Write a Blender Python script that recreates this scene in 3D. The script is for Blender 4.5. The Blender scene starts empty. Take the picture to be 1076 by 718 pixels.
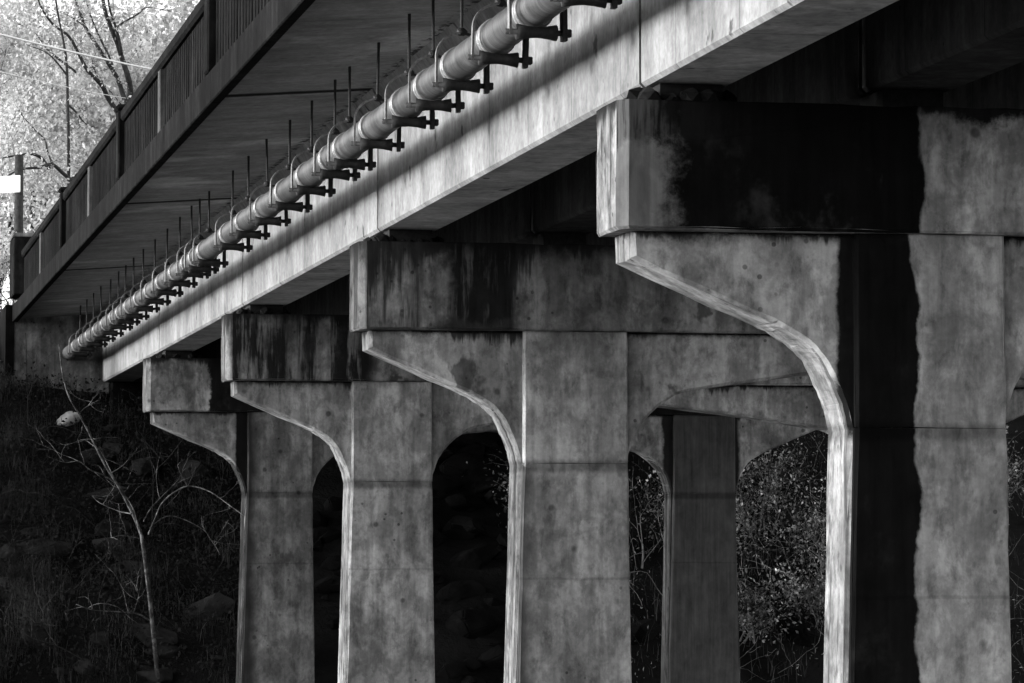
import bpy, bmesh, math, random
import numpy as np
from mathutils import Vector, Matrix, noise as mnoise
random.seed(7)
rng = np.random.default_rng(7)
S = bpy.context.scene
C = S.collection
R = math.radians

# ------------------------------------------------------------------ camera
# X = across the bridge, Y = along the bridge, Z = up, camera at the origin (eye level z = 0)
PSI, TH, FPX = .1974, .0568, 3650.0
cam_d = bpy.data.cameras.new('camera')
cam = bpy.data.objects.new('camera', cam_d); C.objects.link(cam)
cam_d.sensor_width = 36; cam_d.lens = FPX/1076*36
cam_d.clip_start = .1; cam_d.clip_end = 3000
cam.rotation_euler = (math.pi/2+TH, 0, -PSI)
S.camera = cam

# ------------------------------------------------------------------ scene object helpers
def link(o, parent=None):
    C.objects.link(o)
    if parent: o.parent = parent
    return o
def tag(o, label=None, cat=None, group=None, kind=None):
    if label: o['label'] = label
    if cat: o['category'] = cat
    if group: o['group'] = group
    if kind: o['kind'] = kind
    return o
def thing(name, loc, label, cat, group=None):
    o = bpy.data.objects.new(name, None); o.location = loc; o.empty_display_size = .2
    link(o); return tag(o, label, cat, group, 'thing')
def meshobj(name, bm, mat, parent=None, smooth=False):
    me = bpy.data.meshes.new(name)
    if isinstance(bm, bmesh.types.BMesh):
        bmesh.ops.recalc_face_normals(bm, faces=bm.faces[:])
        bm.to_mesh(me); bm.free()
    else:
        v, f = bm
        me.from_pydata([tuple(p) for p in v], [], [tuple(q) for q in f])
    if smooth:
        me.polygons.foreach_set('use_smooth', [True]*len(me.polygons))
    if mat: me.materials.append(mat)
    return link(bpy.data.objects.new(name, me), parent)
def set_mat(o, mat):
    o.material_slots[0].link = 'OBJECT'; o.material_slots[0].material = mat

def box(bm, x0, x1, y0, y1, z0, z1, bev=0.0):
    vs = [bm.verts.new(p) for p in [(x0,y0,z0),(x1,y0,z0),(x1,y1,z0),(x0,y1,z0),(x0,y0,z1),(x1,y0,z1),(x1,y1,z1),(x0,y1,z1)]]
    fs = [bm.faces.new([vs[i] for i in q]) for q in [(0,3,2,1),(4,5,6,7),(0,1,5,4),(1,2,6,5),(2,3,7,6),(3,0,4,7)]]
    if bev:
        es = list({e for f in fs for e in f.edges})
        bmesh.ops.bevel(bm, geom=es, offset=bev, segments=1, affect='EDGES')
def extrude_profile(bm, pts, axis, a, b):
    """closed profile; axis 'y': pts are (x,z); axis 'x': pts are (y,z)."""
    mk = (lambda p, t: (p[0], t, p[1])) if axis == 'y' else (lambda p, t: (t, p[0], p[1]))
    A = [bm.verts.new(mk(p, a)) for p in pts]; B = [bm.verts.new(mk(p, b)) for p in pts]
    fa = bm.faces.new(A); fb = bm.faces.new(B[::-1]); n = len(pts)
    for i in range(n):
        bm.faces.new([A[i], B[i], B[(i+1) % n], A[(i+1) % n]])
    return fa, fb
def tube(bm, pts, rad, seg=8, caps=True):
    pts = [Vector(p) for p in pts]
    if not hasattr(rad, '__len__'): rad = [rad]*len(pts)
    rings = []; up = None
    for i, p in enumerate(pts):
        d = (pts[min(i+1, len(pts)-1)]-pts[max(i-1, 0)])
        if d.length < 1e-9: d = Vector((0,0,1))
        d.normalize()
        if up is None:
            up = d.orthogonal().normalized()
        up = (up-d*up.dot(d))
        if up.length < 1e-6: up = d.orthogonal()
        up.normalize(); w = d.cross(up)
        rings.append([bm.verts.new(p+(up*math.cos(2*math.pi*k/seg)+w*math.sin(2*math.pi*k/seg))*rad[i]) for k in range(seg)])
    for a, b in zip(rings, rings[1:]):
        for k in range(seg):
            bm.faces.new([a[k], a[(k+1) % seg], b[(k+1) % seg], b[k]])
    if caps:
        bm.faces.new(rings[0][::-1]); bm.faces.new(rings[-1])
def smoothstep(a, b, x):
    t = min(1, max(0, (x-a)/(b-a))); return t*t*(3-2*t)

# ------------------------------------------------------------------ node helper
class G:
    def __init__(s, name):
        s.m = bpy.data.materials.new(name); s.m.use_nodes = True
        s.t = s.m.node_tree; s.n = s.t.nodes; s.n.clear()
        s.out = s.n.new('ShaderNodeOutputMaterial')
        s.pos = s.n.new('ShaderNodeNewGeometry').outputs['Position']
        sp = s.n.new('ShaderNodeSeparateXYZ'); s.t.links.new(s.pos, sp.inputs[0])
        s.X, s.Y, s.Z = sp.outputs
        sn = s.n.new('ShaderNodeSeparateXYZ'); s.t.links.new(s.n[1].outputs['True Normal'], sn.inputs[0]); s.NX = sn.outputs[0]; s.NY = sn.outputs[1]; s.NZ = sn.outputs[2]
    def put(s, sock, v):
        if isinstance(v, (int, float)): sock.default_value = v
        elif isinstance(v, (tuple, list)): sock.default_value = v
        else: s.t.links.new(v, sock)
    def m_(s, op, a, b=0.0, clamp=False):
        n = s.n.new('ShaderNodeMath'); n.operation = op; n.use_clamp = clamp
        s.put(n.inputs[0], a); s.put(n.inputs[1], b); return n.outputs[0]
    def add(s, a, b): return s.m_('ADD', a, b)
    def sub(s, a, b): return s.m_('SUBTRACT', a, b)
    def mul(s, a, b): return s.m_('MULTIPLY', a, b)
    def mx(s, a, b): return s.m_('MAXIMUM', a, b)
    def inv(s, a): return s.m_('SUBTRACT', 1.0, a)
    def ss(s, a, b, x, lo=0.0, hi=1.0):
        n = s.n.new('ShaderNodeMapRange'); n.interpolation_type = 'SMOOTHSTEP'
        if isinstance(a, (int, float)) and isinstance(b, (int, float)) and a > b: a, b, lo, hi = b, a, hi, lo
        s.put(n.inputs['Value'], x); s.put(n.inputs['From Min'], a); s.put(n.inputs['From Max'], b)
        s.put(n.inputs['To Min'], lo); s.put(n.inputs['To Max'], hi); return n.outputs[0]
    def vec(s, sx, sy, sz, off=(0,0,0)):
        n = s.n.new('ShaderNodeVectorMath'); n.operation = 'MULTIPLY_ADD'
        s.t.links.new(s.pos, n.inputs[0]); n.inputs[1].default_value = (sx, sy, sz); n.inputs[2].default_value = off
        return n.outputs[0]
    def noise(s, scale, detail=4, rough=.55, v=None, dist=0.0):
        n = s.n.new('ShaderNodeTexNoise'); n.inputs['Scale'].default_value = scale
        n.inputs['Detail'].default_value = detail; n.inputs['Roughness'].default_value = rough
        n.inputs['Distortion'].default_value = dist
        s.t.links.new(v if v is not None else s.pos, n.inputs['Vector']); return n.outputs['Fac']
    def voro(s, scale, v=None):
        n = s.n.new('ShaderNodeTexVoronoi'); n.inputs['Scale'].default_value = scale
        s.t.links.new(v if v is not None else s.pos, n.inputs['Vector']); return n.outputs['Distance']
    def lerp(s, f, a, b):
        n = s.n.new('ShaderNodeMix'); n.data_type = 'FLOAT'
        s.put(n.inputs[0], f); s.put(n.inputs[2], a); s.put(n.inputs[3], b); return n.outputs[0]
    def finish(s, val, rough=.85, bump=None, bstr=.3, bdist=.02, spec=.3, metal=0.0, trans=0.0):
        cc = s.n.new('ShaderNodeCombineColor')
        for i in range(3): s.put(cc.inputs[i], val)
        b = s.n.new('ShaderNodeBsdfPrincipled')
        s.t.links.new(cc.outputs[0], b.inputs['Base Color'])
        s.put(b.inputs['Roughness'], rough); b.inputs['Specular IOR Level'].default_value = spec
        b.inputs['Metallic'].default_value = metal
        if bump is not None:
            bn = s.n.new('ShaderNodeBump'); bn.inputs['Strength'].default_value = bstr; bn.inputs['Distance'].default_value = bdist
            s.t.links.new(bump, bn.inputs['Height']); s.t.links.new(bn.outputs[0], b.inputs['Normal'])
        sh = b.outputs[0]
        if trans:
            tr = s.n.new('ShaderNodeBsdfTranslucent'); s.t.links.new(cc.outputs[0], tr.inputs['Color'])
            mixs = s.n.new('ShaderNodeMixShader'); mixs.inputs[0].default_value = trans
            s.t.links.new(sh, mixs.inputs[1]); s.t.links.new(tr.outputs[0], mixs.inputs[2]); sh = mixs.outputs[0]
        s.t.links.new(sh, s.out.inputs['Surface'])
        return s.m

def concrete(name, base=.30, mott=.5, streak=.5, bands=(), joints=(), drip_top=None, drip_amt=0.0, blobs=0.0,
             seams=0, boards=0, seed=0, pits=.9, ends=0.0, sides=False, patch=.97, side_shade=.72, soffit=1, spec=.04, ydark=(), edge_flakes=None, pourlines=()):
    """weathered cast concrete.
    bands: (axis bounds x0, x1, z0, z1, dark, soft, wav) dark bands with a ragged outline, mostly algae stains
    drip_top: z of the ledge that the drips start from; joints: z of darker pour joints."""
    g = G(name); o = (seed*13.7, seed*5.1, seed*3.3)
    n1 = g.noise(.9, 5, .6, g.vec(1.15,1.15,.5,o)); n2 = g.noise(3.5, 6, .65, g.vec(1.2,1.2,.8,o), .3); n3 = g.noise(17, 4, .6)
    fine = g.noise(60, 3, .6)
    strk = g.noise(1.0, 5, .6, g.vec(5.5,5.5,.45,o)); strk2 = g.noise(1.0, 4, .6, g.vec(16,16,.9,o))
    v = g.lerp(g.ss(.36,.64,n1), base*(1-.5*mott), base*(1+.38*mott))
    v = g.mul(v, g.lerp(g.ss(.40,.62,n2), 1-.42*mott, 1+.18*mott))
    n4 = g.noise(7, 6, .7, g.vec(1.1,1.1,.6,(o[1],o[0],2)), .2)
    v = g.mul(v, g.lerp(g.ss(.50,.68,n4), 1.0, 1-.45*mott))
    v = g.mul(v, g.lerp(g.ss(.3,.7,n3), .86, 1.08))
    v = g.mul(v, g.lerp(g.ss(.35,.7,strk), 1-.5*streak, 1+.12*streak))
    v = g.mul(v, g.lerp(g.ss(.5,.75,strk2), 1.0, 1-.3*streak))
    v = g.mul(v, g.lerp(fine, .9, 1.1))
    # run-off on the ends that face outward
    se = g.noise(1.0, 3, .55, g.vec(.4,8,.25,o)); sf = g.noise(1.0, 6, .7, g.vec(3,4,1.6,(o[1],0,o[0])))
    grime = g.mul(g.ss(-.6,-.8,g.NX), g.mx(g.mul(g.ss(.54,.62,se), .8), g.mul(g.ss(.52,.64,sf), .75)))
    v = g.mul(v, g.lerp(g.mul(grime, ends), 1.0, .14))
    if ends: v = g.mul(v, g.ss(-.55,-.75,g.NX,1.0,side_shade))  # left faces darkened in colour to hold down the sun on them
    if soffit != 1: v = g.mul(v, g.ss(-.8,-.9,g.NZ,1.0,soffit))  # undersides lightened in colour for light bounced up from below
    hole = g.ss(.16, .10, g.voro(7, g.vec(1,1,1,(o[2],o[0],o[1]))))
    v = g.mul(v, g.lerp(g.mul(g.mul(hole, g.ss(.5,.6,g.noise(.8))), pits), 1.0, .3))
    # dark pits and patches
    pit = g.ss(.12, .05, g.voro(2.3, g.vec(1,1,1,o)))
    v = g.mul(v, g.lerp(g.mul(pit, pits), 1.0, .35))
    if blobs:
        bl = g.ss(.66-.1*blobs, .70, g.noise(2.6, 4, .55, g.vec(1,1,.8,(o[0]+4,o[1],o[2])), .2))
        v = g.lerp(g.mul(bl, .75), v, .03)
    if drip_top is not None:
        dn = g.noise(1.0, 3, .5, g.vec(1.1,1.1,.12,(o[0]+9,0,0)))      # broad wet zones
        ds = g.noise(1.0, 6, .7, g.vec(11,11,.55,(o[0]+2,0,0)), .15)    # thin runs inside them
        depth = g.sub(drip_top, g.Z)
        reach = g.mul(g.ss(.38,.72,dn), 1.5*drip_amt)
        fade = g.ss(1.0, .0, g.m_('DIVIDE', depth, g.add(reach, .02)))
        wet = g.ss(.50, .64, g.add(g.mul(ds, .75), g.sub(g.mul(fade, .42), .16)))
        wet = g.mul(wet, g.ss(.0, .15, fade))
        v = g.lerp(g.mul(wet, .93), v, .016)
        fr = g.ss(.06+.14*drip_amt, -.02, g.add(depth, g.mul(g.sub(g.noise(1.0,6,.75,g.vec(4,4,3)), .5), .34)))
        v = g.lerp(g.mul(fr, .9), v, .014)
    wx = g.mul(g.sub(g.noise(1.0, 4, .5, g.vec(.25,.25,1.5,o)), .5), 1.0)
    wx2 = g.mul(g.sub(g.noise(1.0, 6, .72, g.vec(2.2,2.2,2.2,(o[0]+3,0,7))), .5), 1.0)
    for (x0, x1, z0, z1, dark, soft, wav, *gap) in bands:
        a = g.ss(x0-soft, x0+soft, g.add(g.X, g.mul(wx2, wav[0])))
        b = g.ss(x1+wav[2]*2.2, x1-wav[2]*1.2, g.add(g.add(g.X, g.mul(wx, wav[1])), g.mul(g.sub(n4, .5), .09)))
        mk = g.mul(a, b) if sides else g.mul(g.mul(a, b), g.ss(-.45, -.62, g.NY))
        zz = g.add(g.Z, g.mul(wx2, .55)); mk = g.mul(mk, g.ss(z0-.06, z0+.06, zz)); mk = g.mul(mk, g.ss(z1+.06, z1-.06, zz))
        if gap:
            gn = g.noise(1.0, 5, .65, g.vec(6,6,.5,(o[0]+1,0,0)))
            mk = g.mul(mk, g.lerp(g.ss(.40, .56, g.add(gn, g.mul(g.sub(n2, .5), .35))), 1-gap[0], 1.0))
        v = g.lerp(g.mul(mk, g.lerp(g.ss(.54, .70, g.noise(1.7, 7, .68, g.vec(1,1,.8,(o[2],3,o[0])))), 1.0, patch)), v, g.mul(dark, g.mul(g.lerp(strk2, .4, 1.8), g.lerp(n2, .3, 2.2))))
    for (zj, w, k) in joints:
        d = g.m_('ABSOLUTE', g.sub(g.add(g.Z, g.mul(g.sub(g.noise(4,4,.6), .5), .05)), zj))
        v = g.mul(v, g.lerp(g.ss(w, w*.3, d), 1.0, k))
    if seams:
        fr = g.m_('FRACT', g.m_('DIVIDE', g.add(g.Y, .55), seams))
        v = g.mul(v, g.lerp(g.ss(.011, .004, fr), 1.0, .45))
    if boards:
        fr = g.m_('FRACT', g.m_('DIVIDE', g.add(g.Y, g.mul(g.noise(.4), .1)), boards))
        v = g.mul(v, g.lerp(g.ss(.06, .02, fr), 1.0, .78))
        bn = g.noise(1.0, 4, .6, g.vec(.35, 3.0, 1, o))
        v = g.mul(v, g.lerp(g.ss(.35, .7, bn), .86, 1.06))
        bl = g.ss(.52,.7,g.noise(.55,5,.6,g.vec(1,1,1,(8,2,0))))
        v = g.mul(v, g.lerp(bl, 1.0, 1.9))
        dk = g.ss(.66, .72, g.noise(1.0, 5, .7, g.vec(.7, 7, 1, (3,1,o[0]))))
        v = g.lerp(g.mul(dk, .7), v, .04)
    for yj in ydark:
        d = g.m_('ABSOLUTE', g.sub(g.add(g.Y, g.mul(g.sub(g.noise(3,4,.6), .5), .12)), yj))
        v = g.lerp(g.mul(g.ss(.16, .09, d), .93), v, .01)
    if edge_flakes is not None:
        d = g.m_('ABSOLUTE', g.sub(g.X, edge_flakes))
        fl = g.mul(g.ss(.10, .02, d), g.ss(.50, .56, g.noise(1.0, 4, .7, g.vec(9, 5.5, 9))))
        v = g.lerp(g.mul(fl, .85), v, .02)
    h = g.add(g.mul(n3, .5), g.mul(fine, .5))
    return g.finish(v, .9, h, .25, .012, spec)

# pier geometry constants (world)
X0, X1 = 5.557, 17.81
ZB, ZT = 2.204, 3.121
PY = [23.92+12*k for k in range(4)]
CL = (7.29, 8.468); CR = (14.90, 16.078)          # column faces
ZSP = .80                                        # spring line
GX, GZ0, GZ1, GW = 5.81, 3.262, 4.70, .62          # girders
DZ = 4.62                                        # deck underside

joints = [(ZSP-.03, .09, .58), (-.42, .02, .8)]
w_rag = (.5, .35, .02)
M = {}
pier_mat = []
P_CAP = [
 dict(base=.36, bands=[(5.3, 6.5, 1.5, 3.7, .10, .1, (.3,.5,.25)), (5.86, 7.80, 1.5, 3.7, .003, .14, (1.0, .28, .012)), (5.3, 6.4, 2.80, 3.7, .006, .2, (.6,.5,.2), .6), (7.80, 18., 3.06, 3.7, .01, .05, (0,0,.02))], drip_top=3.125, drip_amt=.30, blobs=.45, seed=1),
 dict(base=.21, bands=[(6.5, 7.3, 1.7, 3.7, .008, .10, (.35, .3, .1), 1.0), (5.62, 6.2, 1.7, 3.7, .02, .05, (.1,.1,.05), 1.0), (6.3, 7.25, 2.15, 2.30, .02, .2, (.9,.9,.2))], drip_top=3.125, drip_amt=1.1, blobs=.35, seed=2),
 dict(base=.27, bands=[(6.22, 7.55, 1.7, 3.7, .008, .06, (.5, .5, .08), .75), (5.6, 6.3, 1.7, 3.7, .01, .05, (.1,.1,.05), 1.0)], drip_top=3.125, drip_amt=.7, blobs=.3, seed=3),
 dict(base=.30, bands=[(6.62, 18., 1.7, 3.7, .006, .03, (.35, .2, .02))], drip_top=3.125, drip_amt=.3, blobs=.2, seed=4)]
P_WEB = [
 dict(base=.37, bands=[(7.205, 7.7, .80, 3, .008, .02, (.14,.1,.03))], drip_top=2.21, drip_amt=.3, seed=5),
 dict(base=.37, bands=[], drip_top=2.21, drip_amt=.30, blobs=.35, seed=6),
 dict(base=.37, bands=[], drip_top=2.21, drip_amt=.25, seed=7),
 dict(base=.30, bands=[(7.12, 7.6, .80, 3, .006, .02, (.12,.1,.03)), (14.74, 14.95, -9, 3, .01,.03,(.2,.1,.03)), (16.02,16.16,-5,2.3,.012,.03,(.2,.2,.03))], drip_top=2.21, drip_amt=.25, seed=8, side_shade=.22)]  # rear-column bands and the low side factor paint in shade
P_COL = [
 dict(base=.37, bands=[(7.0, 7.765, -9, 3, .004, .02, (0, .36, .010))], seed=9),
 dict(base=.37, bands=[(7.2, 7.36, -5, .78, .05, .03, (.0,.2,.05))], seed=10),
 dict(base=.33, bands=[], seed=11),
 dict(base=.22, bands=[(7.2, 7.42, -9, 3, .02, .03, (.0,.25,.06)), (14.7, 16.3, -9, 3, .035, .03, (0,.2,.06))], seed=12)]  # the rear-column band is painted shade
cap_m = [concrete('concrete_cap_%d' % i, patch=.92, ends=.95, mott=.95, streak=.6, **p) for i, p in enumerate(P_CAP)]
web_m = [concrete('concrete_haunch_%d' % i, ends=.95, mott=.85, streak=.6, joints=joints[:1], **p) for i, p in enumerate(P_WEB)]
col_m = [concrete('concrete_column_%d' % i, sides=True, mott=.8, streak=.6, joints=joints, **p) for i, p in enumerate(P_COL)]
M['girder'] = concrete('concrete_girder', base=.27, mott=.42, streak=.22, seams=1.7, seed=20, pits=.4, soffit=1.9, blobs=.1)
M['girder_in'] = concrete('concrete_shaded_girder', base=.05, mott=.5, streak=.5, seams=1.7, seed=25)  # darker copy of the girder concrete, shade between girders put into colour
M['deck'] = concrete('concrete_deck', base=.27, mott=.3, streak=.1, boards=.62, seed=21, pits=.3, edge_flakes=5.60, ydark=(24.2, 35.6, 47.4, 59.4))
M['parapet'] = concrete('concrete_parapet', base=.013, mott=.9, streak=1.0, seed=22, spec=.03)
M['post_pale'] = concrete('concrete_pale_post', base=.12, mott=.5, streak=1.0, seed=23)
M['abut'] = concrete('concrete_abutment', base=.24, mott=.8, streak=.7, seed=24, blobs=.3)

def plain(name, base, var=.3, scale=8, rough=.8, spec=.3, metal=0.0, bstr=.3, bdist=.01, trans=0.0):
    g = G(name); n = g.noise(scale, 5, .6)
    v = g.lerp(g.ss(.3,.7,n), base*(1-var), base*(1+var))
    return g.finish(v, rough, n, bstr, bdist, spec, metal, trans)
M['pipe'] = (lambda g: g.finish(g.mul(g.lerp(g.ss(.3,.7,g.noise(3,5,.6)), .035, .11),
            g.lerp(g.ss(.35,.65,g.noise(1.0,4,.6,g.vec(2,14,2))), .5, 1.15)), .5, g.noise(1.0,4,.6,g.vec(1.5,22,1.5)), .35, .02, .5))(G('pipe_wrap'))
M['band'] = plain('pipe_band', .23, .25, 20, .35, .6)
M['iron'] = plain('rusty_iron', .012, .5, 40, .7, .4)
M['strap'] = plain('sunlit_strap', .16, .4, 30, .45, .5, .3)  # paler than the right leg, sunlight on the left leg put into colour
M['pad'] = plain('bearing_rubber', .012, .4, 20, .9)
M['dirt'] = plain('black_dirt', .004, .6, 20, .95)
M['bark'] = plain('bark', .03, .5, 14, .9, bdist=.03)
M['bark_pale'] = (lambda g: g.finish(g.lerp(g.ss(.45,.62,g.noise(6,5,.65)), .03, .13), .9, g.noise(40), .3, .01, .1))(G('bark_pale'))
M['bark_dark'] = plain('bark_dark', .03, .5, 14, .9)
M['leaf_pale'] = (lambda g: g.finish(g.lerp(g.ss(.3,.7,g.noise(.75,6,.65)), .26, .80), .6, None, spec=.3, trans=.5))(G('leaf_autumn'))  # broad noise paints lit and shadowed clumps into the leaf colour
M['leaf_dark'] = plain('leaf_dark', .014, .6, 3, .8, .1, trans=.2)
M['leaf_glint'] = (lambda g: g.finish(g.lerp(g.ss(.45,.7,g.noise(2.2,5,.65)), .008, .5), .35, None, spec=.5, trans=.3))(G('leaf_glint'))  # glossy leaves, sun glints painted in as pale noise
M['grass'] = (lambda g: g.finish(g.lerp(g.ss(.3,.7,g.noise(1.2,4,.6)), .015, .085), .85, None, spec=.05, trans=.2))(G('dry_grass'))
M['twig_lit'] = plain('twig_lit', .12, .7, 9, .7)  # paler copy of twig with sunlight put into its colour
M['twig'] = plain('twig', .025, .6, 9, .9, .08)
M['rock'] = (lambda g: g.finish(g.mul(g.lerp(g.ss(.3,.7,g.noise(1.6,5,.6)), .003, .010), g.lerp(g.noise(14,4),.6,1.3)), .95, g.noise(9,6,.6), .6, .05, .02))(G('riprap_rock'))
M['rock_lit'] = plain('riprap_rock_lit', .02, .6, 2.2, .95, .03, 0, .6, .05)  # lighter copy of the riprap rock, light on the left bank put into colour
M['rock_pale'] = (lambda g: g.finish(g.lerp(g.ss(.3,.7,g.noise(5,5,.6)), .34, .55), .85, g.noise(12,6,.6), .5, .04, .3))(G('pale_rock'))
M['soil'] = (lambda g: g.finish(g.mul(g.lerp(g.ss(.3,.7,g.noise(.5,6,.6)), .004, .013), g.lerp(g.noise(9,5),.5,1.5)), .97, g.noise(6,6,.65), .8, .08, .02))(G('bank_soil'))
M['asphalt'] = plain('asphalt', .05, .2, 30, .9)
M['cable'] = plain('cable_sheath', .75, .05, 5, .4, .5)
M['sign'] = plain('white_sign', .85, .04, 5, .5, .4)
def water_mat():
    g = G('creek_water')
    n = g.add(g.noise(1.3, 4, .55, None, .4), g.mul(g.noise(5, 3, .5), .35))
    return g.finish(.05, .08, n, 1.0, .22, .5)
M['water'] = water_mat()

# ------------------------------------------------------------------ ground
def bank_h(x, y):
    n = mnoise.noise(Vector((x*.22, y*.22, 1.3)))*.45+mnoise.noise(Vector((x*.8, y*.8, 4.1)))*.16
    y0 = y; y = y-9*smoothstep(1.5, -4, x) if 45 < y < 95 else y
    h = -3.8+smoothstep(57, 60.5, y)*.7
    t = min(1, max(0, (y-60.6)/12.6)); h += 6.3*(t**.9)
    if x < 3.6: h += smoothstep(3.6, 1.5, x)*smoothstep(70, 77, y)*1.6
    h += smoothstep(73, 80, y)*1.65*(1-smoothstep(3.6, 1.5, x)*.9)
    h = min(h, 4.98)
    if y > 58 and y < 80: h += n*smoothstep(59, 63, y)
    if y < 6: h = max(h, -1.65-smoothstep(2.0, 6, y)*2.2+n*.1)
    return h
def ground():
    xs = [-900,-400,-200,-120,-80,-70,-62,-56,-50,-44,-38,-34]+[-30+i*1.0 for i in range(30)]+[i*.45 for i in range(62)]+[28.5+i*1.5 for i in range(12)]+[50,70,120,200,400,900]
    ys = [-900,-300,-100,-40,-30,-20,-15,-10,-5,0,2,4,6,10,20,40,52]+[54+i*.45 for i in range(60)]+[82,85,90,100,120,160,250,500,1200]
    v = []; f = []
    for y in ys:
        for x in xs: v.append((x, y, bank_h(x, y)))
    nx = len(xs)
    for j in range(len(ys)-1):
        for i in range(nx-1):
            a = j*nx+i; f.append((a, a+1, a+nx+1, a+nx))
    o = meshobj('ground', (v, f), M['soil'], smooth=True); o['kind'] = 'structure'
ground()
o = meshobj('creek_water', ([(-160,3.2,-3.25),(160,3.2,-3.25),(160,61.5,-3.25),(-160,61.5,-3.25)], [(0,1,2,3)]), M['water']); o['kind'] = 'structure'
bm = bmesh.new(); box(bm, 4.3, 18.9, 72.9, 106, 4.9, 5.06); o = meshobj('road', bm, M['asphalt']); o['kind'] = 'structure'

# ------------------------------------------------------------------ piers
def web_profile():
    z = lambda d: ZB-d
    tip = [(0.128, .0), (.128, .205), (1.166, .644), (1.30, .715), (1.435, .80), (1.53, .90), (1.60, 1.03), (1.66, 1.16), (1.70, 1.27), (1.733, 1.42)]
    L = [(X0+a, z(d)) for a, d in tip]
    arch = [(0, 1.42), (.02, 1.30), (.075, 1.12), (.16, .98), (.30, .83), (.45, .72), (.64, .63), (1.3, .53), (2.07, .425), ((CR[0]-CL[1])/2, .30)]
    def sm(P):
        q = [Vector((a,b)) for a, b in P]; out = []
        for i in range(len(q)-1):
            p0, p1, p2, p3 = q[max(0,i-1)], q[i], q[i+1], q[min(len(q)-1,i+2)]
            for k in range(3):
                t = k/3; w = .5*(2*p1+(p2-p0)*t+(2*p0-5*p1+4*p2-p3)*t*t+(3*p1-p0-3*p2+p3)*t**3); out.append((w.x, w.y))
        return out+[P[-1]]
    L = L[:2]+sm(L[2:])
    A = sm([(CL[1]+a, z(d)) for a, d in arch])
    mid = (CL[1]+CR[0])/2
    A2 = [(2*mid-x, zz) for x, zz in A[:-1]][::-1]
    ax = (X0+X1)/2
    ZF = -4.4; bt = .026*(ZSP-ZF)
    pts = L+[(CL[0]-bt, ZF), (CL[1]+bt*.6, ZF)]+A+A2+[(CR[0]-bt*.6, ZF), (CR[1]+bt, ZF)]+[(2*ax-x, zz) for x, zz in L[::-1]]
    return pts
ORD = ['nearest', 'second', 'third', 'fourth and farthest']
def chamfer_front(bm, faces, w):
    es = [e for f in faces for e in f.edges]
    bmesh.ops.bevel(bm, geom=es, offset=w, segments=1, affect='EDGES', clamp_overlap=True)
pier_labels = [
 'nearest concrete pier, its cap and column half black with algae',
 'second concrete pier behind the nearest one, dark runs streaking its cap',
 'third concrete pier along the bridge, pale column and drip-stained cap end',
 'fourth concrete pier, the small dark one standing nearest the abutment']
def make_pier(i):
    y = PY[0]
    t = thing('bridge_pier', (0, PY[i], 0), pier_labels[i], 'pier', 'two-column piers under the bridge')
    return t
def roughen(bm, step=.22, amp=.004, zmin=-9):
    for e in [e for e in bm.edges if e.calc_length() > step*1.6]:
        bmesh.ops.subdivide_edges(bm, edges=[e], cuts=int(e.calc_length()/step))
    for v in bm.verts:
        v.co += Vector((random.gauss(0,amp), random.gauss(0,amp*.7), random.gauss(0,amp)))
pier0 = make_pier(0)
bm = bmesh.new(); box(bm, X0, X1, 0, .80, ZB, ZT)
es = [e for e in bm.edges if abs(e.verts[0].co.z-e.verts[1].co.z) > .3]
bmesh.ops.bevel(bm, geom=es, offset=.075, segments=1, affect='EDGES')
es = [e for e in bm.edges if e.verts[0].co.z < ZB+.01 and e.verts[1].co.z < ZB+.01]
bmesh.ops.bevel(bm, geom=es, offset=.018, segments=1, affect='EDGES')
roughen(bm)
cap = meshobj('cap', bm, cap_m[0], pier0)
bm = bmesh.new(); fa, fb = extrude_profile(bm, web_profile(), 'y', .14, .70)
bmesh.ops.recalc_face_normals(bm, faces=bm.faces[:])
fr = [f for f in bm.faces if len(f.verts) > 10]
chamfer_front(bm, fr, .03)
roughen(bm, .22, .003)
web = meshobj('haunch_frame', bm, web_m[0], pier0)
def column_bm(c):
    bm = bmesh.new(); i0, i1 = c[0]+.035, c[1]-.012
    def seg(z0, z1, out0, out1, px):
        vs = []
        for zz, oo in ((z0, out0), (z1, out1)):
            for (x, yy) in ((i0-oo, .075), (i1+oo*.6, .075), (i1+oo*.6, .765), (i0-oo, .765)):
                vs.append(bm.verts.new((x, yy-px if yy < .4 else yy+px, zz)))
        for q in [(0,3,2,1),(4,5,6,7),(0,1,5,4),(1,2,6,5),(2,3,7,6),(3,0,4,7)]: bm.faces.new([vs[k] for k in q])
    seg(ZSP, ZB-.002, 0, 0, 0)
    seg(-4.4, ZSP-.001, .026*(ZSP+4.4), .004, .006)
    es = [e for e in bm.edges if abs(e.verts[0].co.z-e.verts[1].co.z) > .5]
    bmesh.ops.bevel(bm, geom=es, offset=.022, segments=1, affect='EDGES')
    roughen(bm, .22, .003)
    return bm
cols = [meshobj('column', column_bm(c), col_m[0], pier0) for c in (CL, CR)]
# bearing pads on the cap are parts of the pier
pads = []
GROWS = [GX, GX+1.66, GX+3.32]
for gx in GROWS:
    bm = bmesh.new(); box(bm, gx+.08, gx+GW-.08, .12, .68, ZT-.004, GZ0-.004); pads.append(meshobj('bearing_pad', bm, M['pad'], pier0))
piers = [pier0]
for i in range(1, 4):
    t = make_pier(i); piers.append(t)
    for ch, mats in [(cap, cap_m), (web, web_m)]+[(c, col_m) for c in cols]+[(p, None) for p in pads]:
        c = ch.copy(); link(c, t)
        if mats: set_mat(c, mats[i])
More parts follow.
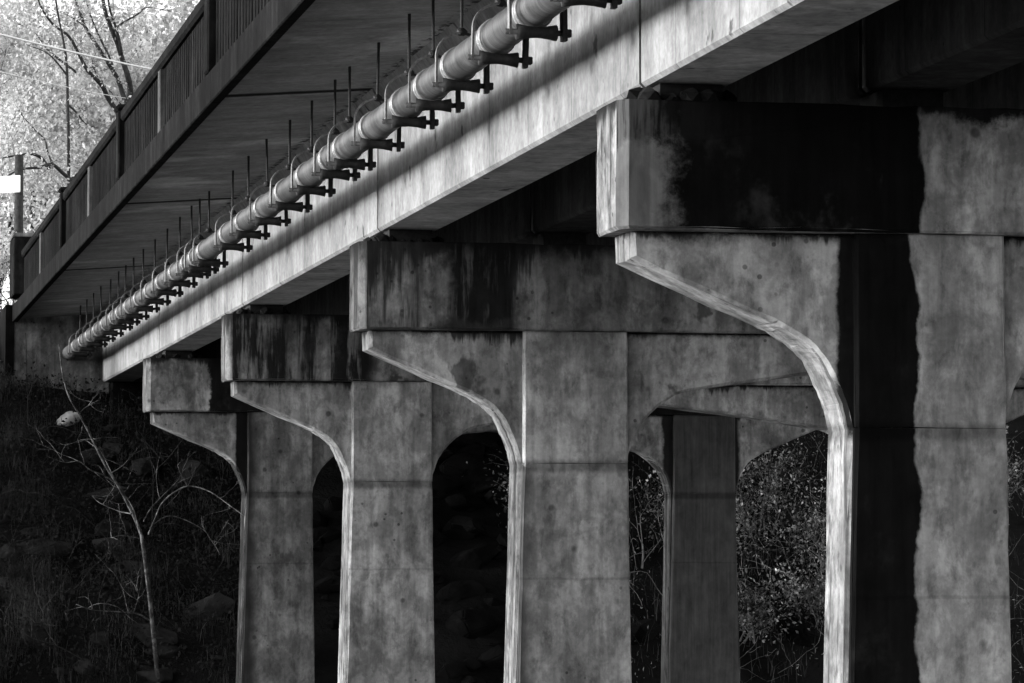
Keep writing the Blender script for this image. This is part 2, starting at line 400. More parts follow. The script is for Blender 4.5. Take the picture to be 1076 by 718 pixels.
# black dirt and moss lying on the cap ends
def lump(bm, c, r, seed, sub=2, amp=.35, flat=(1,1,1)):
    ret = bmesh.ops.create_icosphere(bm, subdivisions=sub, radius=1)
    for v in ret['verts']:
        d = v.co.normalized(); k = 1+amp*mnoise.noise(d*1.6+Vector((seed*3.1, seed, 0)))+amp*.5*mnoise.noise(d*4+Vector((0, seed*2.2, 0)))
        v.co = Vector((d.x*flat[0], d.y*flat[1], d.z*flat[2]))*r*k+Vector(c)
for i, lab in enumerate(['black crumbling dirt heaped on the nearest pier cap under the girder joint',
                         'black dirt and moss heaped on the second pier cap below the girder joint',
                         'black dirt lying on the third pier cap beneath the girder joint',
                         'black dirt lying on the farthest pier cap beneath the girder joint']):
    bm = bmesh.new()
    for k in range(26):
        r = random.uniform(.03, .085)
        lump(bm, (random.uniform(5.70, 6.5), PY[i]+random.uniform(.08, .34), ZT+r*.45), r, k+i*40, 1, .5, (1.2,1,.9))
   
    tag(meshobj('dirt_heap', bm, M['dirt']), lab, 'dirt heap', 'dirt on the pier caps', 'thing')

# ------------------------------------------------------------------ girders
YJ = [12.35, 24.32, 36.32, 48.32, 60.32, 72.55]
def girder_bm(L):
    bm = bmesh.new()
    c = .03
    # rectangular beam with chamfered lower edges and a sloped fillet up to the slab
    prof = [(c, 0), (GW-c, 0), (GW, c), (GW, GZ1-GZ0-.30), (GW+.20, GZ1-GZ0), (-.20, GZ1-GZ0), (0, GZ1-GZ0-.30), (0, c)]
    extrude_profile(bm, prof, 'y', .034, L-.034)
    return bm
span_names = ['between the camera side and the nearest pier', 'between the nearest and second piers', 'between the second and third piers',
              'between the third and fourth piers', 'between the fourth pier and the abutment']
ends = [YJ[k+1]-YJ[k] for k in range(5)]
gm = {}
for r, gx in enumerate(GROWS):
    for k in range(5):
        if k not in gm:
            o = meshobj('bridge_girder', girder_bm(ends[k]), M['girder']); gm[k] = o
        else:
            o = gm[k].copy(); link(o)
        o.location = (gx, YJ[k], GZ0)
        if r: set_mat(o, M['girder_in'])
        tag(o, ('pale edge girder beside the pipe, ', 'dark inner girder behind the edge girder, ', 'innermost dark girder, third from the pipe, ')[r]+span_names[k],
            'girder', 'concrete girders of the bridge', 'thing')

# ------------------------------------------------------------------ deck
deck = thing('bridge_deck', (0, 0, 0), 'overhanging concrete deck slab of the bridge, seen from below', 'bridge deck')
DJ = [-11.7, 0.3, 12.3, 24.2, 35.6, 47.4, 59.4, 72.6]
XF, XFR = 3.94, 19.40
for a, b in zip(DJ, DJ[1:]):
    bm = bmesh.new()
    extrude_profile(bm, [(XF+.12, DZ-.05), (5.60, DZ+.06), (17.75, DZ+.06), (XFR-.12, DZ-.05), (XFR-.12, DZ+.21), (XF+.12, DZ+.21)], 'y', a+.025, b-.025)
    meshobj('deck_slab', bm, M['deck'], deck)
    for s, x0 in ((1, XF), (-1, XFR-.12)):
        bm = bmesh.new(); box(bm, x0, x0+.118, a+.006, b-.006, 4.50, 4.84, .012)
        meshobj('edge_beam', bm, M['parapet'], deck)
# ------------------------------------------------------------------ concrete railings (one per bay), posts and balusters are parts
PJ = [12.6, 24.3, 35.9, 46.8, 58.0, 69.9]
bay_names = ['above the nearest pier', 'between the two nearest posts', 'beyond the second post', 'beyond the third post', 'ending at the square end pillar']
def post_bm(w=.34, d=.30, h=.98):
    bm = bmesh.new(); box(bm, -.05, d, -w/2, w/2, 0, h-.06, .02); box(bm, -.075, d+.025, -w/2-.025, w/2+.025, h-.06, h+.02, .03); return bm
rail_labels = ['dark concrete balustrade bay at the top edge of the picture',
  'dark concrete balustrade bay with one pale post, ending at the big post under the branches',
  'dark concrete balustrade bay between the second and third capped posts',
  'dark concrete balustrade bay between the third and fourth capped posts',
  'dark concrete balustrade bay running up to the square end pillar']
postm = None; balm = None; pm2 = None
for k in range(5):
    a, b = PJ[k], PJ[k+1]
    t = thing('concrete_railing', (XF+.03, a, 4.845), rail_labels[k], 'railing', 'balustrade along the deck edge')
    L = b-a
    if postm is None: postm = meshobj('post', post_bm(), M['parapet'], t)
    else:
        c = postm.copy(); link(c, t)
    bm = bmesh.new(); box(bm, -.02, .24, .20, L-.20, .765, .92, .03); meshobj('top_rail', bm, M['parapet'], t)
    n = 2*int(L/2/.235); st = L/n
    mid = n//2
    for j in range(1, n):
        if j == mid: continue
        if balm is None:
            bm = bmesh.new(); box(bm, .04, .19, -.07, .07, 0, .765, .012)
            balm = meshobj('baluster', bm, M['parapet'], t); c = balm
        else:
            c = balm.copy(); link(c, t)
        c.location = (0, j*st, 0)
    bm = bmesh.new(); box(bm, -.01, .2, -.11, .11, 0, .76, .012)
    pp = meshobj('middle_post', bm, M['post_pale'], t); pp.location = (0, mid*st, 0); pp['label'] = 'paler middle post of the railing'
bm = bmesh.new()
t = thing('end_pillar', (3.82, 71.0, 4.9), 'square concrete end pillar with pale cap closing the dark railing', 'pillar')
bm = bmesh.new(); box(bm, 0, .44, -.9, .5, 0, 1.16, .02); meshobj('shaft', bm, M['parapet'], t)
bm = bmesh.new(); box(bm, -.03, .47, -.93, .53, 1.16, 1.24, .02); meshobj('cap', bm, M['abut'], t)

# ------------------------------------------------------------------ abutment
t = thing('bridge_abutment', (0, 72.6, 0), 'concrete abutment wall at the far end of the bridge, above the bank', 'abutment')
bm = bmesh.new(); box(bm, 3.98, 18.6, 0, .3, -1.5, DZ+.05); meshobj('back_wall', bm, M['abut'], t)
bm = bmesh.new(); box(bm, 5.95, 18.6, -.6, -.003, -1.5, GZ0-.01, .03); meshobj('bridge_seat', bm, M['parapet'], t)
bm = bmesh.new(); box(bm, 3.80, 3.98, -.05, 7, -1.5, 4.85); meshobj('wing_wall', bm, M['parapet'], t)

# ------------------------------------------------------------------ water pipe and its hangers
PX, PZ, PR = 5.10, 3.86, .135
HY = [23.0, 24.6, 26.0, 27.6, 28.9, 30.15, 31.95, 33.65, 34.65, 36.35, 38.1, 39.95, 41.8, 43.5, 46.15, 47.25, 48.25, 49.95, 51.9, 53.8, 55.6, 57.4, 59.0, 60.4, 62.2, 64.0, 65.8, 67.6, 69.4]
pipe = thing('water_pipe', (PX, 0, PZ), 'long pale wrapped water pipe hung in brackets beside the edge girder', 'pipe')
bm = bmesh.new()
pts = []; rr = []
y = 8.0
while y < 71.9:
    pts.append((mnoise.noise(Vector((y*.3,0,0)))*.012, y, mnoise.noise(Vector((0,y*.3,5)))*.015)); rr.append(PR*(1+.035*mnoise.noise(Vector((y*3.3,1,1))))); y += .11
pts.append((0,72.7,0)); rr.append(PR)
tube(bm, pts, rr, 28); meshobj('pipe_run', bm, M['pipe'], pipe, True)
def ring_bm(w, r):
    bm = bmesh.new(); tube(bm, [(0,-w/2,0),(0,-w/2+.004,0),(0,w/2-.004,0),(0,w/2,0)], [r-.012, r, r, r-.012], 28); return bm
b0 = None
for y in HY:
    for dy in (.075, .150):
        if b0 is None: b0 = meshobj('band', ring_bm(.042, PR+.016), M['band'], pipe, True); c = b0
        else: c = b0.copy(); link(c, pipe)
        c.location = (0, y+dy, 0)
def make_hanger():
    t = thing('pipe_hanger', (PX, HY[0], PZ), 'x', 'pipe hanger', 'roller hangers carrying the pipe')
    hw = .205; zb = -PR-.045; zt = .245
    # inverted U yoke made of flat strap; left leg is its own part
    arc = [(-hw, 0, zb-.02), (-hw, 0, .06)]
    for k in range(1, 8):
        a = math.pi-k*math.pi/16
        arc.append((hw*math.cos(a), 0, .06+(zt-.06)*math.sin(a)))
    arc.append((0, 0, zt))
    def strap(pts, w, th):
        bm = bmesh.new(); rows = []
        for i, p in enumerate(pts):
            p = Vector(p); d = Vector(pts[min(i+1, len(pts)-1)])-Vector(pts[max(i-1, 0)]); d.normalize(); n = Vector((d.z, 0, -d.x))
            rows.append([bm.verts.new(p+n*th*sx+Vector((0, w*sy, 0))) for sx, sy in ((-.5,-.5),(.5,-.5),(.5,.5),(-.5,.5))])
        for A, B in zip(rows, rows[1:]):
            for k in range(4): bm.faces.new([A[k], A[(k+1)%4], B[(k+1)%4], B[k]])
        bm.faces.new(rows[0]); bm.faces.new(rows[-1][::-1]); return bm
    meshobj('yoke_strap', strap(arc, .05, .018), M['strap'], t)
    meshobj('yoke_strap', strap([(-x, y, z) for x, y, z in arc], .045, .018), M['iron'], t)
    bm = bmesh.new(); lump(bm, (0,0,zt+.012), .036, 3, 2, .25, (1.25,1,1));
    meshobj('rod_nut', bm, M['iron'], t)
    bm = bmesh.new(); tube(bm, [(0,0,zt), (0,0,DZ-PZ+.04)], .013, 8); meshobj('rod', bm, M['iron'], t)
    bm = bmesh.new(); tube(bm, [(0,0,DZ-PZ-.035), (0,0,DZ-PZ+.04)], .0145, 8); meshobj('rod_socket', bm, M['iron'], t)
    # concave roller on a shaft under the pipe
    bm = bmesh.new(); tube(bm, [(-hw-.03,0,zb),(-.15,0,zb),(-.15,0,zb),(-.07,0,zb),(0,0,zb),(.07,0,zb),(.15,0,zb),(.15,0,zb),(hw+.055,0,zb)],
                           [.022,.022,.060,.046,.040,.046,.060,.022,.022], 12)
    meshobj('roller', bm, M['iron'], t, True)
    bm = bmesh.new(); box(bm, hw-.015, hw+.025, -.035, .035, zb-.06, zb+.20, .005); box(bm, hw+.02, hw+.06, -.028, .028, zb-.03, zb+.03, .008)
    meshobj('side_bracket', bm, M['iron'], t)
    return t
def num(n):
    w = ['first','second','third','fourth','fifth','sixth','seventh','eighth','ninth','tenth','eleventh','twelfth','thirteenth','fourteenth','fifteenth','sixteenth','seventeenth','eighteenth','nineteenth','twentieth']
    if n <= 20: return w[n-1]
    return 'twenty-'+w[n-21]
hang0 = make_hanger()
for i, y in enumerate(HY):
    if i == 0: t = hang0
    else:
        t = hang0.copy(); link(t)
        for ch in hang0.children:
            c = ch.copy(); link(c, t)
    t.location = (PX, y, PZ+random.uniform(-.006,.006)); t.rotation_euler = (R(random.gauss(0,.9)), R(random.gauss(0,.9)), R(random.gauss(0,3)))
    t['label'] = 'iron pipe hanger, %s along the pipe from the top of the picture' % num(i+1)

# ------------------------------------------------------------------ vegetation helpers
def leaf_mesh(P, size, asp=.6, flat=.0):
    """one folded four-point leaf per row of P, random orientation"""
    n = len(P); s = size*rng.uniform(.6, 1.35, n)
    a = rng.normal(size=(n,3)); a[:,2] -= flat; a /= np.linalg.norm(a, axis=1)[:,None]
    b = rng.normal(size=(n,3)); b -= a*(a*b).sum(1)[:,None]; b /= np.linalg.norm(b, axis=1)[:,None]
    c = np.cross(a, b)
    s = s[:,None]
    v = np.stack([P-a*s*.5, P+b*s*asp*.5+c*s*.1, P+a*s*.5, P-b*s*asp*.5+c*s*.1], 1).reshape(-1,3)
    f = np.arange(4*n).reshape(-1,4)
    return v, f
def arr_mesh(name, v, f, mat, parent=None):
    me = bpy.data.meshes.new(name); n = len(f)
    me.vertices.add(len(v)); me.vertices.foreach_set('co', np.asarray(v, np.float32).ravel())
    me.loops.add(4*n); me.loops.foreach_set('vertex_index', np.asarray(f, np.int32).ravel())
    me.polygons.add(n); me.polygons.foreach_set('loop_start', np.arange(0, 4*n, 4, dtype=np.int32)); me.polygons.foreach_set('loop_total', np.full(n, 4, np.int32))
    me.update(calc_edges=True); me.materials.append(mat)
    return link(bpy.data.objects.new(name, me), parent)
def grow(bm, p, d, L, r, depth, tips, bend=.25, split=(2,3), up=.05, ratio=.72, seg=4, minr=.006):
    pts = [p.copy()]; rad = [r]
    q = p.copy(); dd = d.normalized()
    for i in range(seg):
        dd = (dd+Vector((random.gauss(0,bend),random.gauss(0,bend),random.gauss(0,bend)+up))*.5).normalized()
        q = q+dd*L/seg; pts.append(q.copy()); rad.append(max(minr*.6, r*(1-.42*(i+1)/seg)))
    tube(bm, pts, rad, 7 if r > .05 else (5 if r > .02 else 3), caps=False)
    if depth <= 1: tips.extend(pts[1:])
    if depth == 0: return
    for k in range(random.randint(*split)):
        a = pts[-1] if k == 0 else pts[random.randint(2, len(pts)-1)]
        nd = (dd+Vector((random.gauss(0,.55),random.gauss(0,.55),random.gauss(0,.4)+.12))).normalized()
        grow(bm, a, nd, L*ratio*random.uniform(.8,1.2), max(minr, rad[-1]*(.85 if k == 0 else .6)), depth-1, tips, bend, split, up, ratio, seg, minr)
def tree(name, loc, h, r, label, cat, depth=5, nleaf=9000, size=.11, spread=.35, leafm='leaf_pale', bark='bark', stems=1, lean=(0,0), group=None, split=(2,3)):
    t = thing(name, loc, label, cat, group)
    bm = bmesh.new(); tips = []
    for s in range(stems):
        d = Vector((random.gauss(lean[0], .12 if stems == 1 else .25), random.gauss(lean[1], .1), 1)).normalized()
        grow(bm, Vector((random.gauss(0,.05)*stems, 0, -.3)), d, h*.34, r, depth, tips, .18, split, .06, .74)
   
    meshobj('trunk', bm, M[bark], t, True)
    T = np.array([tuple(q) for q in tips])
    idx = rng.integers(0, len(T), nleaf)
    P = T[idx]+rng.normal(size=(nleaf,3))*spread*rng.uniform(.3,1.3,(nleaf,1))
    arr_mesh('crown', *leaf_mesh(P, size), M[leafm], t)
    return t

# trees on the high bank beyond the railing
tr = [
 (3.0, 92, 5, 9, .16, 1, 5000, .15, 'bushy pale-leaved tree behind the blank white sign'),
 (12.5, 112, 5, 15, .25, 2, 14000, .24, 'pale-leaved tree above the railing at the top edge of the picture'),
 (5.8, 116, 5, 14, .22, 2, 16000, .24, 'tall hazy tree filling the sky behind the slim trunk'),
 (0.5, 104, 5, 14, .24, 1, 12000, .22, 'leafy tree at the left picture edge above the sign'),
 (9.2, 126, 5, 17, .24, 2, 18000, .30, 'tall pale tree farthest back behind the fanning trunks'),
 (15.5, 134, 5, 19, .26, 2, 18000, .30, 'tall pale tree farthest back, rising above the railing top'),
 (3.5, 138, 5, 18, .26, 2, 18000, .32, 'tall pale tree farthest back at the left, behind the sign'),
]
for i, (x, y, z, h, r, st, nl, sz, lab) in enumerate(tr):
    tree('broadleaf_tree', (x, y, z), h, r, lab, 'tree', 4, int(nl*1.5), sz*.85, .45, 'leaf_pale', 'bark', st, (0, 0), 'trees beyond the bridge end', (2, 4))
# low growth beside the end pillar
for (x, y, h, lab) in [(3.6, 80, 2.6, 'pale leafy bush beside the square end pillar of the railing'), (2.6, 77, 2.2, 'low leafy bush on the bank edge left of the end pillar')]:
    tree('bush', (x, y, bank_h(x, y)), h, .035, lab, 'bush', 3, 2600, .09, .22, 'leaf_pale', 'bark', 6, (0, 0), 'bushes at the bridge end', (2, 3))

# sign on its post, cables
sx = 4.47
t = thing('sign_post', (sx, 80, 4.7), 'blank white sign on a thick dark post at the left picture edge', 'sign')
bm = bmesh.new(); tube(bm, [(0,0,0),(0,0,4.1)], [.12,.10], 12); meshobj('post', bm, M['bark_dark'], t, True)
bm = bmesh.new(); box(bm, -1.05, .16, -.17, -.13, 3.22, 3.61, .012); sb = meshobj('sign_board', bm, M['sign'], t); sb.rotation_euler.z = R(-42)
def cable(a, b, sag, r, lab):
    bm = bmesh.new(); A, B = Vector(a), Vector(b)
    pts = [A.lerp(B, k/24)+Vector((0,0,-sag*4*(k/24)*(1-k/24))) for k in range(25)]
    tube(bm, pts, r, 6); tag(meshobj('overhead_cable', bm, M['cable'], None, True), lab, 'cable', 'overhead cables', 'thing')
def along(p, q, e): p, q = Vector(p), Vector(q); return p-(q-p)*e, q+(q-p)*e
cable(*along((3.70, 74, 10.78), (8.69, 92, 12.55), .5), .1, .026, 'thick bright overhead cable slanting down across the treetops')
cable(*along((4.9, 80, 10.6), (8.3, 94, 12.0), .6), .1, .008, 'thin lower cable slanting down below the thick bright one')

# unseen thickets added beyond the left edge to shade the bank and farthest pier
for (x, y, h, lab) in [(.1, 61.6, 2.4, 'unseen thicket added to shade the bank, at the water edge nearest the camera'), (-.6, 64.5, 3.6, 'unseen thicket added to shade the bank, second from the water'),
                       (-.2, 67.6, 3.4, 'unseen thicket added to shade the bank, third from the water'), (.0, 70.6, 3.2, 'unseen thicket added to shade the bank, close to the abutment')]:
    tree('shade_thicket', (x, y, bank_h(x, y)), h, .05, lab, 'thicket', 3, 2600, .26, .35, 'leaf_dark', 'bark_dark', 5, (0, 0), 'unseen thickets added for shade on the left bank', (2, 4))
# dark wood right of and behind the bridge
for i, (x, y, h, lab) in enumerate([(21.5, 70, 8, 'dark leafy tree beyond the right side of the bridge, nearer the creek'), (26, 76, 11, 'dark leafy tree beyond the right side of the bridge, up the bank'), (31, 68, 10, 'dark leafy tree farthest right of the bridge')]):
    tree('bank_tree', (x, y, bank_h(x, y)), h, .2, lab, 'tree', 4, 8000, .2, .5, 'leaf_dark', 'bark_dark', 2, (0, 0), 'dark trees on the right bank', (2, 4))

# shrubs on the shaded bank seen between the columns
shr = [(16.2, 65.0, 'leafy shrub with shining leaves behind the right arch, lower one'), (18.0, 66.5, 'leafy shrub with shining leaves behind the right arch, beside the column'),
       (19.2, 64.0, 'dark twiggy shrub behind the right arch at the bright column edge'), (17.4, 69.0, 'leafy shrub high on the bank under the far right arch'),
       (22.6, 66.0, 'twiggy shrub at the right picture edge behind the nearest column'), (17.0, 62.6, 'low straggly shrub at the foot of the bank behind the right arch'), (18.6, 63.0, 'low shrub with glinting leaves at the foot of the bank next to the bright column edge'), (14.2, 66, 'sparse shrub in the narrow gap beside the dark far column')]
for (x, y, lab) in shr:
    tree('bank_shrub', (x, y, bank_h(x, y)), 1.5 if y < 63.5 else 2.4, .03, lab, 'shrub', 3, 1700, .075, .28, 'leaf_glint', 'twig_lit', 6, (0, 0), 'shrubs on the shaded bank', (2, 3))

# riprap boulders
rocks = []
rock0 = []
for k in range(9):
    bm = bmesh.new()
    for q in range(random.randint(13, 20)):
        d = Vector((random.gauss(0,1), random.gauss(0,1), random.gauss(0,1))).normalized()*random.uniform(.8,1.12)
        bm.verts.new((d.x*1.2, d.y*.9, d.z*.72))
    r_ = bmesh.ops.convex_hull(bm, input=bm.verts[:])
    loose = [v for v in bm.verts if not v.link_faces]
    if loose: bmesh.ops.delete(bm, geom=loose, context='VERTS')
    bmesh.ops.bevel(bm, geom=bm.edges[:], offset=.09, segments=2, affect='EDGES', clamp_overlap=True)
    me = bpy.data.meshes.new('boulder'); bm.to_mesh(me); bm.free(); me.materials.append(M['rock']); rock0.append(me)
def rock(x, y, r, lab, group=None, mat=None):
    o = bpy.data.objects.new('boulder', random.choice(rock0)); link(o)
    o.location = (x, y, bank_h(x, y)+r*random.uniform(-.15,.2)); o.scale = (r, r*random.uniform(.8,1.1), r*random.uniform(.75,1.0))
    o.rotation_euler = (random.uniform(-.3,.3), random.uniform(-.3,.3), random.uniform(0,6.3))
    tag(o, lab, 'boulder', group, 'thing')
    if mat: set_mat(o, mat)
    return o
zones = [((3.2, 7.4), (61.6, 71), 46, 'dark angular boulder among the riprap on the bank left of the farthest pier', 'riprap left of the farthest pier'),
         ((8.8, 10.6), (62, 71), 34, 'dark boulder among the riprap behind the narrow gap beside the farthest pier', 'riprap behind the farthest pier'),
         ((11.2, 13.8), (61.4, 71), 85, 'dark boulder among the riprap under the middle arch', 'riprap under the middle arch'),
         ((14.0, 19.5), (61.4, 69), 22, 'dark boulder among the riprap behind the right-hand gaps', 'riprap behind the right gaps')]
for (xa, xb), (ya, yb), n, lab, grp in zones:
    for k in range(n):
        y = random.uniform(ya, yb); x = random.uniform(xa, xb)*(.55+.45*y/66)
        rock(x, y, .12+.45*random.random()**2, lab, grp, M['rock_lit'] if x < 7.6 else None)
rk = rock(4.92, 69.9, .36, 'large pale rounded boulder lying on the dark bank below the abutment', None, M['rock_pale'])
bm = bmesh.new(); lump(bm, (0,0,0), 1, 5, 3, .22, (1.2,.9,.75)); me = bpy.data.meshes.new('boulder'); bm.to_mesh(me); bm.free(); me.polygons.foreach_set('use_smooth', [True]*len(me.polygons)); me.materials.append(M['rock_pale']); rk.data = me; rk.scale = (.22,.2,.19); rk.rotation_euler = (0,-.35,.3)

# sapling in front of the bank: stems given as points in metres (x along the picture, z up), each with its own depth
def px(x, y, Y):
    """image measure -> metres on the upright plane at distance Y"""
    fw = (math.sin(PSI)*math.cos(TH), math.cos(PSI)*math.cos(TH), math.sin(TH)); rt = (math.cos(PSI), -math.sin(PSI), 0)
    u = (-math.sin(PSI)*math.sin(TH), -math.cos(PSI)*math.sin(TH), math.cos(TH))
    a, b = (x-538)/FPX, -(y-359)/FPX
    d = [fw[i]+rt[i]*a+u[i]*b for i in range(3)]
    return Vector([c*Y/d[1] for c in d])
def stem_pts(lst, y0, dy):
    out = []
    for i, (x, y) in enumerate(lst):
        out.append(px(x, y, y0+dy*i/(len(lst)-1)+.12*math.sin(i*1.7)))
    return out
def smooth_pts(p):
    q = []
    n = len(p)
    for i in range(n-1):
        p0, p1, p2, p3 = p[max(0,i-1)], p[i], p[i+1], p[min(n-1,i+2)]
        for k in range(4):
            t = k/4
            q.append(.5*((2*p1)+(p2-p0)*t+(2*p0-5*p1+4*p2-p3)*t*t+(3*p1-p0-3*p2+p3)*t**3))
    q.append(p[-1]); return q
def plant(name, label, cat, base, trunk, branches, r0, r1, mat, twigs=0, group=None, bscale=1.0):
    y0 = base
    root = px(trunk[0][0], trunk[0][1], y0); root.z = bank_h(root.x, root.y)-.1
    t = thing(name, root, label, cat, group)
    bm = bmesh.new()
    p = smooth_pts([root]+stem_pts(trunk, y0, -.7)); n = len(p)
    p = [q-root for q in p]
    tube(bm, p, [r0+(r1-r0)*i/(n-1) for i in range(n)], 8)
    meshobj('trunk', bm, mat, t, True)
    for (lst, a, b, dy) in branches:
        bm = bmesh.new(); p = [q-root for q in smooth_pts(stem_pts(lst, y0-.35, dy))]; n = len(p)
        tube(bm, p, [(a+(b-a)*i/(n-1))*bscale for i in range(n)], 6)
        for k in range(twigs):
            i = random.randint(n//3, n-1)
            d = Vector((random.gauss(0,1), random.gauss(0,.6), random.gauss(.3,.8)))
            grow(bm, p[i], d, random.uniform(.25,.7), .007, 1, [], .4, (1,3), .05, .7, 4, .003)
        meshobj('branch', bm, mat, t, True)
    return t
plant('bare_sapling', 'slender bare sapling with pale bark leaning over the dark bank', 'sapling', 61.3,
  [(166,717),(161,665),(156,618),(150,572),(147,558),(137,535),(125,512),(110,488),(95,458),(83,435),(73,418),(66,395),(62,362)],
  [([(156,562),(163,545),(171,528),(187,515),(201,511),(221,517),(241,531),(256,542)], .030, .012, -1.2),
   ([(151,548),(158,535),(168,524),(187,505)], .02, .008, .6),
   ([(157,555),(174,543),(191,545),(214,557),(222,568),(227,575),(231,583)], .018, .007, .9),
   ([(147,566),(127,563),(110,567)], .02, .007, -.8),
   ([(138,540),(124,537),(104,528),(97,521)], .02, .007, .8),
   ([(123,509),(110,500),(95,494),(83,485),(68,486),(50,480)], .022, .007, -1.0),
   ([(146,556),(140,535),(130,518),(120,502),(110,482)], .022, .010, .3),
   ([(100,470),(88,462),(76,466),(68,468)], .012, .005, .5),
   ([(83,435),(90,428),(100,424)], .012, .005, .4),
   ([(157,652),(144,645),(124,643),(97,641),(80,635)], .028, .010, -.9),
   ([(140,645),(146,625),(150,600)], .01, .004, -.4)], .042, .009, M['bark_pale'], twigs=4, bscale=.62)
brs = [
 ('arching bramble stem crossing the lower left corner of the bank', 61.7, [(120,712),(87,693),(60,679),(33,670),(17,658),(0,640)], [([(60,679),(48,660),(45,640)], .01,.005,.3), ([(33,670),(34,650),(33,638)], .012,.005,-.3)], 'bramble'),
 ('curled pale twig on the left bank below the bramble stems', 62.0, [(52,656),(38,655),(33,640),(32,628)], [([(38,655),(20,640),(2,637)], .012,.005,.4)], 'twig'),
 ('thin upright weed stalk standing left of the sapling', 70.2, [(30,460),(29,420),(28,385),(27,350)], [([(29,420),(36,400),(40,396)], .012,.006,.2)], 'weed stalk'),
 ('thin dead stalk with dark seed heads beside the farthest pier', 67.2, [(160,540),(161,500),(155,470),(148,455)], [([(161,500),(168,490),(178,480),(205,445)], .012,.005,.2), ([(160,481),(170,480),(178,480)], .01,.005,.2)], 'dead stalk'),
]
for (lab, yb, tk, br, cat) in brs:
    plant('dead_stalk', lab, cat, yb, tk, br, .013, .006, M['twig'], twigs=3, group='dead stalks on the left bank')

fan = plant('broadleaf_tree', 'many-stemmed tree with dark trunks fanning out above the railing', 'tree', 93,
  [(140,150),(138,120),(137,94),(134,79),(129,64),(124,48),(117,30),(110,10),(106,-20),(103,-45)],
  [([(134,112),(129,99),(124,84),(114,67),(100,45),(90,30),(84,13),(78,-4),(70,-30)], .10, .03, 1.5),
   ([(128,57),(123,33),(115,8),(112,-25)], .06, .03, -1),
   ([(128,125),(114,104),(107,90),(92,74),(82,55),(72,38),(55,25),(42,5),(35,-20)], .10, .025, -2),
   ([(120,76),(115,60),(104,38),(94,13),(88,-10)], .05, .02, 1),
   ([(80,76),(64,64),(50,52),(35,33),(13,23)], .05, .015, 1.2),
   ([(92,30),(78,20),(65,13)], .035, .015, .6),
   ([(119,36),(125,27),(145,15),(155,8),(180,12)], .04, .012, -1),
   ([(107,90),(100,75),(97,62)], .03, .012, .5)], .10, .04, M['bark'], twigs=18, bscale=.75, group='trees beyond the bridge end')
slim = plant('broadleaf_tree', 'slim straight-trunked tree standing left of the fanning trunks', 'tree', 87,
  [(73,240),(72,200),(72,150),(71,105),(70,68),(66,40),(60,10),(57,-20)],
  [([(71,110),(80,118),(90,130),(104,135)], .03, .01, 1), ([(71,80),(60,66),(48,55),(30,48)], .03, .01, -1),
   ([(78,192),(67,183),(55,173),(42,176),(30,177),(17,180),(4,188)], .055, .02, -1.5), ([(52,178),(43,166),(33,162),(20,163),(3,166)], .05, .02, -.5),
   ([(55,172),(50,160),(47,147),(35,135),(22,120)], .03, .012, .6), ([(72,190),(90,178),(110,180)], .03, .01, .5)], .055, .02, M['bark'], twigs=8, group='trees beyond the bridge end')
for t, n in ((fan, 2600), (slim, 1400)):
    Q = np.array([tuple(v.co) for c in t.children if c.name.startswith('branch') for v in c.data.vertices])
    Q = Q[Q[:,2] > 2.0]
    P = Q[rng.integers(0, len(Q), n)]+rng.normal(size=(n,3))*.35
    arr_mesh('crown', *leaf_mesh(P, .09), M['leaf_pale'], t)

for q in range(120):                                  # the pale boulder rests on the slope
    w = px(72, 441, 63+q*.09)
    if w.z < bank_h(w.x, w.y)+.10: break
rk.location = w

# grass and twigs covering the bank: nobody could count them
def blades(n, xr, yr, hmin, hmax, w, name, mat, dens=None, droop=.5):
    V = []; F = []
    k = 0
    while k < n:
        y = random.uniform(*yr); x = random.uniform(*xr)
        if dens and random.random() > dens(x, y): continue
        k += 1
        z = bank_h(x, y)-.03; h = random.uniform(hmin, hmax); a = random.uniform(0, 6.283); l = random.uniform(.1, droop)*h
        dx, dy = math.cos(a), math.sin(a); ww = w*random.uniform(.6,1.3)
        b = len(V)
        for s, hh, ll in ((1, 0, 0), (.75, .55, .25), (.12, 1-.25*l/h, 1.0)):
            cx, cy, cz = x+dx*l*ll, y+dy*l*ll, z+h*hh
            V.append((cx-dy*ww*s, cy+dx*ww*s, cz)); V.append((cx+dy*ww*s, cy-dx*ww*s, cz))
        F.append((b, b+1, b+3, b+2)); F.append((b+2, b+3, b+5, b+4))
    o = arr_mesh(name, np.array(V), np.array(F), mat); return o
dn2 = lambda x, y: (.12+.88*smoothstep(5.0, 3.4, x+.0*y))*smoothstep(-.15, .25, mnoise.noise(Vector((x*.9, y*.6, 9))))
dn = lambda x, y: .25+.75*smoothstep(-.1, .35, mnoise.noise(Vector((x*.5, y*.5, 9))))
o = blades(13000, (2.4, 8.2), (61.2, 73.4), .12, .55, .005, 'dry_grass', M['grass'], dn2, .9)
tag(o, 'dry grass and weeds covering the dark bank left of the piers', 'grass', None, 'stuff')
o = blades(2500, (14.0, 25), (61.5, 72.5), .2, .7, .006, 'grass', M['grass'], dn, .8)
tag(o, 'sparse grass on the bank behind the right-hand arch', 'grass', None, 'stuff')
def undergrowth(n, xr, yr, name, lab, mat, L=(.4,1.1)):
    bm = bmesh.new()
    for k in range(n):
        y = random.uniform(*yr); x = random.uniform(*xr)
        grow(bm, Vector((x, y, bank_h(x, y)-.05)), Vector((random.gauss(0,.7), random.gauss(0,.5), .8)), random.uniform(*L), .008, 2, [], .45, (1,3), -.02, .75, 4, .0035)
   
    tag(meshobj(name, bm, mat), lab, 'undergrowth', None, 'stuff')
undergrowth(70, (2.6, 8.0), (61.5, 72), 'undergrowth', 'tangle of bare twigs and brambles over the left bank', M['twig'])
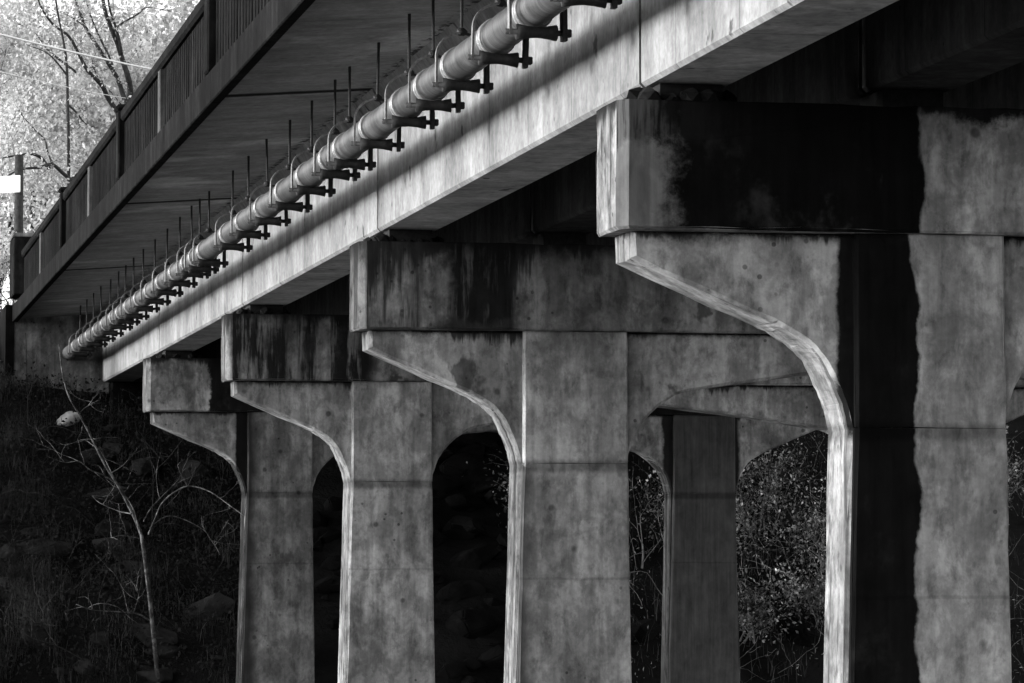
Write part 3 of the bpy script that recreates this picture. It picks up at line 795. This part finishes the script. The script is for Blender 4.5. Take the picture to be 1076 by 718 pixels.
undergrowth(120, (14, 24), (61.5, 71), 'undergrowth', 'tangle of bare twigs on the bank behind the right arch', M['twig_lit'])
# fallen and low leaves on the banks
n = 14000
xy = np.stack([rng.uniform(2.4, 8.5, n), rng.uniform(61.3, 73, n)], 1)
P = np.array([(x, y, bank_h(x, y)+abs(random.gauss(.05, .22))) for x, y in xy])
tag(arr_mesh('ground_cover', *leaf_mesh(P, .085), M['leaf_dark']), 'low leafy ground cover over the left bank', 'ground cover', None, 'stuff')
xy = np.stack([rng.uniform(13.5, 25, n), rng.uniform(61.3, 73, n)], 1)
xy = np.array([q for q in xy if mnoise.noise(Vector((q[0]*.9, q[1]*.9, 3)))+.5*mnoise.noise(Vector((q[0]*2.7, q[1]*2.7, 8))) > .18])
P = np.array([(x, y, bank_h(x, y)+abs(random.gauss(.05, .3))) for x, y in xy])
tag(arr_mesh('ground_cover', *leaf_mesh(P, .08, .3), M['leaf_glint']), 'low leafy ground cover on the bank behind the right arch', 'ground cover', None, 'stuff')

# ------------------------------------------------------------------ light
AZ, EL = R(6), R(5)                                  # sun from the left, a little beyond the abutment
sd = Vector((-math.cos(AZ)*math.cos(EL), math.sin(AZ)*math.cos(EL), math.sin(EL)))
W = bpy.data.worlds.new('World'); S.world = W; W.use_nodes = True
nt = W.node_tree; nt.nodes.clear()
sky = nt.nodes.new('ShaderNodeTexSky'); sky.sky_type = 'NISHITA'; sky.sun_disc = False
sky.sun_elevation = EL; sky.sun_rotation = math.atan2(sd.x, sd.y)
bw = nt.nodes.new('ShaderNodeRGBToBW'); bg = nt.nodes.new('ShaderNodeBackground'); wo = nt.nodes.new('ShaderNodeOutputWorld')
nt.links.new(sky.outputs[0], bw.inputs[0]); nt.links.new(bw.outputs[0], bg.inputs[0]); nt.links.new(bg.outputs[0], wo.inputs[0])
bg.inputs[1].default_value = .14
L = bpy.data.lights.new('sun', 'SUN'); L.energy = .5; L.angle = R(10); L.color = (1,1,1)
lo = bpy.data.objects.new('sun', L); link(lo); lo.rotation_euler = sd.to_track_quat('Z', 'Y').to_euler()

S.render.engine = 'CYCLES'
S.cycles.use_denoising = True
S.cycles.max_bounces = 8; S.cycles.diffuse_bounces = 5; S.cycles.glossy_bounces = 3
S.cycles.blur_glossy = .5
S.view_settings.view_transform = 'Standard'; S.view_settings.look = 'None'
S.view_settings.exposure = 2.92; S.view_settings.gamma = 1
S.view_settings.use_curve_mapping = False
